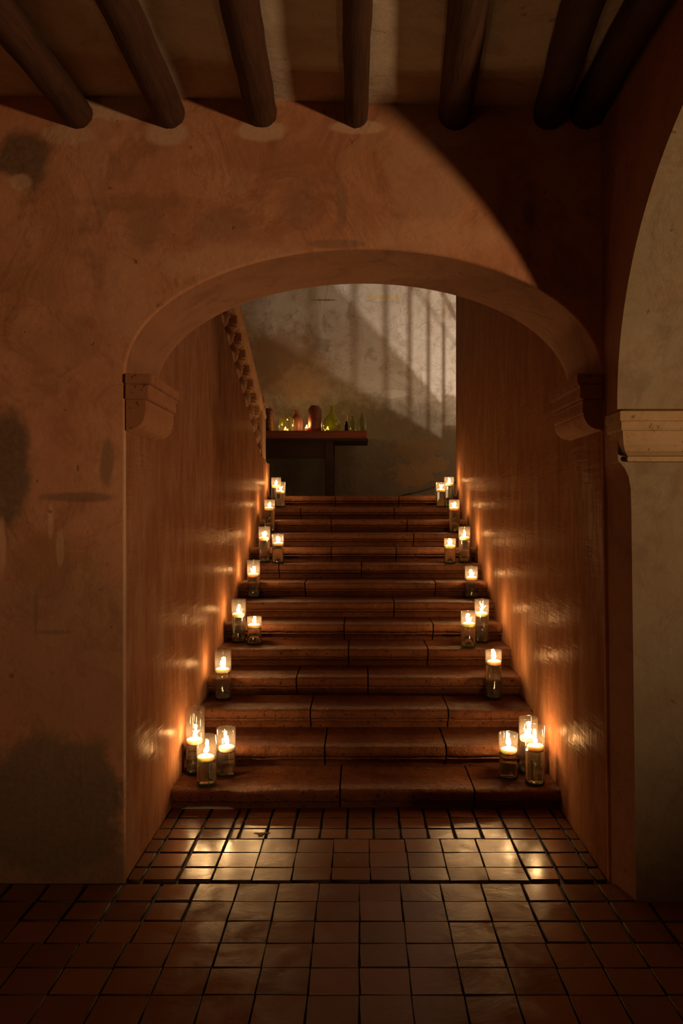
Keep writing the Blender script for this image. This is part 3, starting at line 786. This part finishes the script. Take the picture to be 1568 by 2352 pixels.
def vase(side, n, pcx, ptop, pbase, pcand, fl, zfrac, lab, cx=None, wr=1.0, tilt=0.0):
    """a glass cylinder seen at pcx, rim centre ptop, base centre pbase, candle pcand, standing on step n"""
    h = tread(n); lo, hi = nose(n)+0.095/K, nose(n)+T-0.064/K
    Z = (CAMZ-h)*1568/(pbase-HY) if zfrac is None else nose(n)+T*zfrac
    Z = max(lo, min(hi, Z))
    x = max(XL+0.066, min(XR-0.066, WX(pcx, Z))); top = WZ(ptop, Z)-h
    zc = WZ(pcand, Z)-h
    base_z = h+0.0015
    root = empty('glass_vase', (x, K*Z, base_z)); tag(root, lab[0], 'vase', 'glass cylinder vases on the stairs')
    H = top
    bm = bmesh.new(); ri = RV-0.0032
    lathe(bm, [(0, 0.0165), (ri-0.004, 0.0165), (ri, 0.022), (ri, H-0.003), (ri+0.0008, H-0.0008), (RV-0.0016, H), (RV-0.0004, H-0.001), (RV, H-0.003), (RV, 0.017)], 48)
    link('glass_wall', mesh_of(bm, M_GLASS, True, 50, 'glass_wall'), [], root)
    bm = bmesh.new(); lathe(bm, [(0, 0.0), (RV-0.006, 0.0), (RV-0.001, 0.004), (RV, 0.008), (RV, 0.0165), (0, 0.0162)], 48)
    ob = link('glass_base', mesh_of(bm, M_GBASE, True, 50, 'glass_base'), [], root); ob['label'] = 'thick green-tinted glass base'
    wl = zc-0.018; bm = bmesh.new(); rw = ri-0.0008
    lathe(bm, [(0, 0.0175), (rw-0.004, 0.0175), (rw, 0.0225), (rw, wl), (0, wl)], 48)
    link('water', mesh_of(bm, M_WATER, True, 40, 'water'), [], root)
    off = 0.0 if cx is None else max(-0.0042, min(0.0042, WX(cx, Z)-x))
    c = link('floating_candle', WAX, [], None); c.location = (x+off, K*Z, base_z+wl+0.0006); c.rotation_euler = (0, tilt, R.uniform(0, 6) if tilt == 0 else 0)
    tag(c, lab[1], 'candle', 'floating candles in the vases')
    wk = link('wick', WICK, [], c)
    f = link('flame', FLAMES[fl], [], c); f.location = (0, 0, 0.043); f.rotation_euler = (0, 0, -c.rotation_euler[2]+R.uniform(-0.5, 0.5))
    f['label'] = 'glowing candle flame'; f.visible_shadow = True
    l = bpy.data.lights.new('candle_light', 'POINT'); l.energy = CANDLE_W*wr*R.uniform(0.85, 1.2); l.color = CANDLE_C; l.shadow_soft_size = 0.012
    lo_ = bpy.data.objects.new('candle_light', l); COL.objects.link(lo_); lo_.parent = c; lo_.location = (0, 0, 0.068)
ordn = {3: 'third', 5: 'fifth', 7: 'seventh', 9: 'ninth', 11: 'eleventh'}
def L1(side, n): return ('lone glass cylinder vase at the %s end of the %s step up' % (side, ordn[n]),
                         'lit floating candle in the lone vase at %s on the %s step up' % (side, ordn[n]))
def L2(side, n, which): return ('glass vase at %s on the %s step up, nearer the %s' % (side, ordn[n], which),
                                'lit candle in the vase at %s on the %s step up, nearer the %s' % (side, ordn[n], which))
WALLN, INN = 'wall', 'middle'
vases = [
    ('left', 1, 448, 1626, 1776, 1702, 2, None, ('tallest glass vase on the bottom step at left, against the wall', 'lit floating candle with leaning flame in the tallest vase on the bottom step at left'), 444),
    ('left', 1, 474, 1690, 1802, 1741, 0, None, ('front glass vase of the three on the bottom step at left', 'lit floating candle in the front vase of the three on the bottom step at left'), 471),
    ('left', 1, 519, 1672, 1781, 1719, 0, None, ('green-based glass vase of the bottom step at left, furthest from the wall', 'lit floating candle in the bottom-step vase at left furthest from the wall'), 523),
    ('left', 3, 512, 1495, 1607, 1540, 1, None, L1('left', 3), 507),
    ('left', 5, 548, 1377, 1470, 1413, 4, None, L2('left', 5, WALLN), 547),
    ('left', 5, 584, 1417, 1480, 1438, 0, None, L2('left', 5, INN), 583),
    ('left', 7, 582, 1287, 1370, 1321, 3, None, L1('left', 7), 581),
    ('left', 9, 607, 1210, 1283, 1238, 1, 0.66, L2('left', 9, WALLN), 605),
    ('left', 9, 638, 1227, 1289, 1250, 3, 0.38, L2('left', 9, INN), 639),
    ('left', 11, 619, 1148, 1219, 1169, 4, 0.5, L1('left', 11), 618),
    ('left', 13, 634, 1097, 1159, 1118, 0, 0.68, ('glass vase below the landing edge at left, half hidden behind another', 'lit floating candle in the half hidden vase below the landing edge at left'), 632),
    ('left', 13, 644, 1107, 1161, 1131, 2, 0.30, ('glass vase in front of another just below the landing edge at left', 'lit floating candle in the front vase just below the landing edge at left'), 643),
    ('right', 1, 1213, 1648, 1775, 1696, 3, None, ('rear glass vase of the three on the bottom step at right', 'lit floating candle in the rear vase of the three on the bottom step at right'), 1211),
    ('right', 1, 1228, 1668, 1800, 1716, 4, None, ('front glass vase on the bottom step at right, next to the wall', 'lit floating candle in the front vase by the wall on the bottom step at right'), 1229),
    ('right', 1, 1167, 1684, 1787, 1724, 0, None, ('glass vase on the bottom step at right, furthest from the wall', 'lit floating candle in the bottom-step vase at right furthest from the wall'), 1168),
    ('right', 3, 1133, 1494, 1603, 1522, 0, None, L1('right', 3), 1135),
    ('right', 5, 1106, 1377, 1472, 1411, 2, None, L2('right', 5, WALLN), 1105),
    ('right', 5, 1075, 1404, 1486, 1435, 3, None, L2('right', 5, INN), 1077),
    ('right', 7, 1082, 1301, 1371, 1329, 3, None, L1('right', 7), 1084),
    ('right', 9, 1066, 1210, 1284, 1237, 0, 0.66, L2('right', 9, WALLN), 1066),
    ('right', 9, 1033, 1237, 1289, 1256, 3, 0.36, L2('right', 9, INN), 1033),
    ('right', 11, 1043, 1148, 1219, 1169, 3, 0.5, L1('right', 11), 1042),
    ('right', 13, 1031, 1096, 1158, 1113, 0, 0.68, ('glass vase below the landing edge at right, the one nearer the wall', 'lit floating candle below the landing edge at right, nearer the wall'), 1031),
    ('right', 13, 1012, 1108, 1160, 1127, 2, 0.30, ('glass vase below the landing edge at right, the one nearer the middle', 'lit floating candle below the landing edge at right, nearer the middle'), 1012),
]
for v in vases: vase(*v)

# ------------------------------------------------------------------ table on the landing and what stands on it
ZT = 9.35
TT = WZ(989, ZT)                                             # table top
def build_table():
    root = empty('wooden_table', (-0.9, K*9.6, LAND)); tag(root, 'heavy dark wooden table with thick red-brown top on the landing', 'table')
    L = -root.location
    y0, y1 = K*ZT, K*10.12
    xr_ = WX(842, ZT)
    bm = bmesh.new(); box(bm, -1.95, xr_, y0, y1, TT-0.105, TT)
    bmesh.ops.bevel(bm, geom=list(bm.edges), offset=0.008, segments=2, affect='EDGES')
    bmesh.ops.translate(bm, vec=L, verts=bm.verts); obj('tabletop', bm, M_TTOP, root)
    bm = bmesh.new(); box(bm, -1.93, xr_+0.018, y0+0.02, y1-0.02, TT-0.137, TT-0.106)
    bmesh.ops.translate(bm, vec=L, verts=bm.verts); obj('under_board', bm, M_TDARK, root)
    lx0, lx1 = WX(746, ZT), WX(764, ZT)
    bm = bmesh.new(); box(bm, -1.78, lx0-0.002, y0+0.07, y0+0.11, WZ(1052, ZT), TT-0.138)
    bmesh.ops.translate(bm, vec=L, verts=bm.verts); obj('apron', bm, M_TDARK, root)
    for a, b in ((lx0, lx1), (-1.9, -1.785)):
        for q in (y0+0.04, y1-0.16):
            bm = bmesh.new(); box(bm, a, b, q, q+0.115, LAND, TT-0.138); bevel(bm, 0.006)
            bmesh.ops.translate(bm, vec=L, verts=bm.verts); obj('leg', bm, M_TDARK, root)
build_table()

def stand(name, px, py_top, half_px, prof, mat, label, cat, back=0.16, group=None, seg=32, smooth=40):
    """lathe whose profile is given in (half-widths, fraction of height)"""
    Z = ZT+back/K; x = WX(px, Z); hw = half_px/1568*Z; H = WZ(py_top, Z)-TT
    bm = bmesh.new(); lathe(bm, [(r_*hw, q*H) for r_, q in prof], seg)
    o = link(name, mesh_of(bm, mat, True, smooth, name), []); o.location = (x, K*Z, TT+0.001)
    tag(o, label, cat, group); return o, hw, H
jar = [(0, 0), (0.9, 0), (1, 0.03)]
for k in range(14):
    q = 0.05+k*0.056; jar += [(1.0, q), (0.93, q+0.02), (0.93, q+0.03), (1.0, q+0.05)]
jar += [(0.95, 0.86), (0.7, 0.94), (0.55, 0.96), (0.55, 1.0), (0.4, 1.0), (0.4, 0.9), (0, 0.9)]
stand('ribbed_jar', 617, 937, 12, jar, M_CLAY, 'ribbed brown clay jar half hidden by the newel post', 'jar', 0.2)
o, hw, H = stand('glass_jar', 658, 958, 18.5, [(0, 0.03), (0.9, 0.03), (0.93, 0.06), (0.93, 0.78), (0.80, 0.90), (0.62, 0.93), (0.62, 1.0), (0.66, 1.0), (0.66, 0.95), (0.86, 0.92), (1, 0.80), (1, 0.04), (0.95, 0), (0, 0)], M_GJAR, 'squat glass jar with knobbed lid glowing on the table', 'jar', 0.14)
bm = bmesh.new(); lathe(bm, [(0, 1.005*H), (0.70*hw, 1.005*H), (0.72*hw, 1.04*H), (0.3*hw, 1.08*H), (0.12*hw, 1.10*H), (0.22*hw, 1.16*H), (0.18*hw, 1.24*H), (0, 1.26*H)], 24)
link('lid', mesh_of(bm, M_GJAR, True, 50, 'lid'), [], o)
jg = [(0, 0), (0.92, 0), (1, 0.05), (1, 0.5), (0.93, 0.62), (0.7, 0.72), (0.42, 0.80), (0.36, 0.86), (0.36, 0.93), (0.44, 0.95), (0.44, 1.0), (0.28, 1.0), (0.28, 0.85), (0, 0.8)]
stand('stoneware_bottle', 682, 942, 14, jg, M_CLAY, 'narrow-necked brown stoneware bottle behind the glowing glass jar', 'bottle', 0.36)
bj = [(0, 0), (0.97, 0), (1, 0.02), (1, 0.80), (0.93, 0.88), (0.78, 0.935), (0.66, 0.945), (0.66, 0.985), (0.6, 1.0), (0.5, 1.0), (0.5, 0.93), (0, 0.93)]
o, hw, H = stand('stoneware_jar', 723, 932, 15.5, bj, M_CLAY2, 'big red-brown stoneware jar with two columns of raised lettering', 'jar', 0.18)
bm = bmesh.new(); rr_ = random.Random(5)                     # worn raised lettering, unreadable in the photo
for cxn in (-0.34, 0.36):
    for k in range(11):
        z = (0.17+0.047*k)*H; wdt = rr_.uniform(0.12, 0.25)
        for s in range(3):
            a = -PI/2+cxn+(s-1)*wdt*0.62; b = a+wdt*0.45
            pts = [(hw*1.004*math.cos(t), hw*1.004*math.sin(t)) for t in (a, b)]
            box_v = [bm.verts.new((px_*q, py_*q, z+dz)) for (px_, py_) in pts for q in (0.985, 1.012) for dz in (0, 0.0045)]
            bmesh.ops.convex_hull(bm, input=box_v)
link('lettering', mesh_of(bm, flat('worn_lettering', (0.34, 0.16, 0.10), 0.5), False, 30, 'lettering'), [], o)
dj = [(0, 0.03), (0.72, 0.03), (0.93, 0.12), (0.965, 0.24), (0.93, 0.38), (0.72, 0.52), (0.42, 0.66), (0.27, 0.76), (0.22, 0.88), (0.24, 1.0), (0.28, 1.0), (0.32, 0.97), (0.27, 0.9), (0.31, 0.76), (0.46, 0.67), (0.76, 0.54), (0.97, 0.40), (1.0, 0.25), (0.96, 0.11), (0.76, 0.01), (0.6, 0), (0, 0.0)]
stand('demijohn', 762, 932, 19.5, dj, M_GGREEN, 'round green glass demijohn with tapering neck lit by candles', 'bottle', 0.15, seg=40, smooth=70)
o, hw, H = stand('dark_bottle', 796, 968, 5, [(0, 0), (0.9, 0), (1, 0.1), (0.95, 0.55), (0.55, 0.8), (0.5, 1), (0, 1)], M_GDARK, 'small dark bottle holding a pale candle stub', 'bottle', 0.12, seg=16)
stub = bmesh.new(); lathe(stub, [(0, 0), (0.42*hw*1.1, 0), (0.48*hw, 0.55*H), (0.2*hw, 0.72*H), (0, 0.74*H)], 14)
c_ = link('candle_stub', mesh_of(stub, M_CORK, True, 40, 'candle_stub'), []); c_.location = o.location+Vector((0, 0, H+0.0005)); tag(c_, 'pale unlit candle stub stuck in the small dark bottle', 'candle')
stand('clear_bottle', 832, 948, 11, [(0, 0.02), (0.9, 0.03), (0.94, 0.06), (0.94, 0.60), (0.5, 0.76), (0.4, 0.82), (0.4, 1), (0.46, 1), (0.46, 0.82), (0.56, 0.77), (1, 0.62), (1, 0.04), (0.94, 0), (0, 0)], glass('clear_bottle_glass', (0.86, 0.88, 0.70), 0.03, (0.5, 0.5, 0.3)), 'faint clear glass bottle near the right end of the table', 'bottle', 0.3)
stand('clear_bottle', 811, 955, 8, [(0, 0.02), (0.9, 0.03), (0.94, 0.06), (0.94, 0.66), (0.5, 0.78), (0.4, 0.84), (0.4, 1), (0.46, 1), (0.46, 0.84), (0.56, 0.79), (1, 0.68), (1, 0.04), (0.94, 0), (0, 0)], bpy.data.materials['clear_bottle_glass'], 'slim clear glass bottle just right of the dark bottle', 'bottle', 0.3)

def votive(px, back, label, hpx=9, power=0.5, lit=True, glow=CANDLE_C):
    Z = ZT+back/K; x = WX(px, Z); hh = hpx/1568*Z; rr_ = 0.024
    bm = bmesh.new(); lathe(bm, [(0, 0), (rr_*0.95, 0), (rr_, 0.004), (rr_, hh*0.9), (rr_*0.9, hh), (rr_*0.4, hh*0.98), (0, hh*0.96)], 20)
    c = link('votive_candle', mesh_of(bm, M_WAX, True, 50, 'votive_candle'), []); c.location = (x, K*Z, TT+0.006)
    tag(c, label, 'candle')
    bm = bmesh.new(); tube(bm, [(0, 0, hh*0.95), (0.0005, 0, hh+0.007)], 0.001, 6); link('wick', mesh_of(bm, M_WICK, True, 40, 'wick'), [], c)
    f = link('flame', FLAMES[0], [], c); f.location = (0, 0, hh+0.004); f.scale = (0.7, 0.7, 0.65)
    l = bpy.data.lights.new('candle_light', 'POINT'); l.energy = power; l.color = glow; l.shadow_soft_size = 0.012
    lo_ = bpy.data.objects.new('candle_light', l); COL.objects.link(lo_); lo_.parent = c; lo_.location = (0, 0, hh+0.045)
votive(655, 0.14, 'lit votive candle inside the squat glass jar', 4, 0.5)
votive(704, 0.13, 'short white votive candle between the bottle and the big stoneware jar', 8.5, 1.6)
votive(752, 0.40, 'lit votive candle behind the green demijohn', 9, 2.2, True, (1.0, 0.62, 0.15))
votive(616, 0.42, 'lit votive candle behind the ribbed jar', 9, 1.6)

def build_cable():
    bm = bmesh.new()
    pts = [W(905, 1137.5, 9.5), W(940, 1134, 9.6), W(970, 1127, 9.75), W(1000, 1118, 9.9), W(1035, 1111, 10.1), W(1075, 1098, 10.15)]
    pts[0].z = LAND+0.012; pts[1].z = max(pts[1].z, LAND+0.03)
    fine = []
    for a, b in zip(pts, pts[1:]):
        for k in range(5): fine.append(a.lerp(b, k/5))
    tube(bm, fine+[pts[-1]], 0.012, 8)
    o = obj('power_cable', bm, M_CABLE, None, True); tag(o, 'black cable trailing across the landing behind the right-hand vases', 'cable')
build_cable()
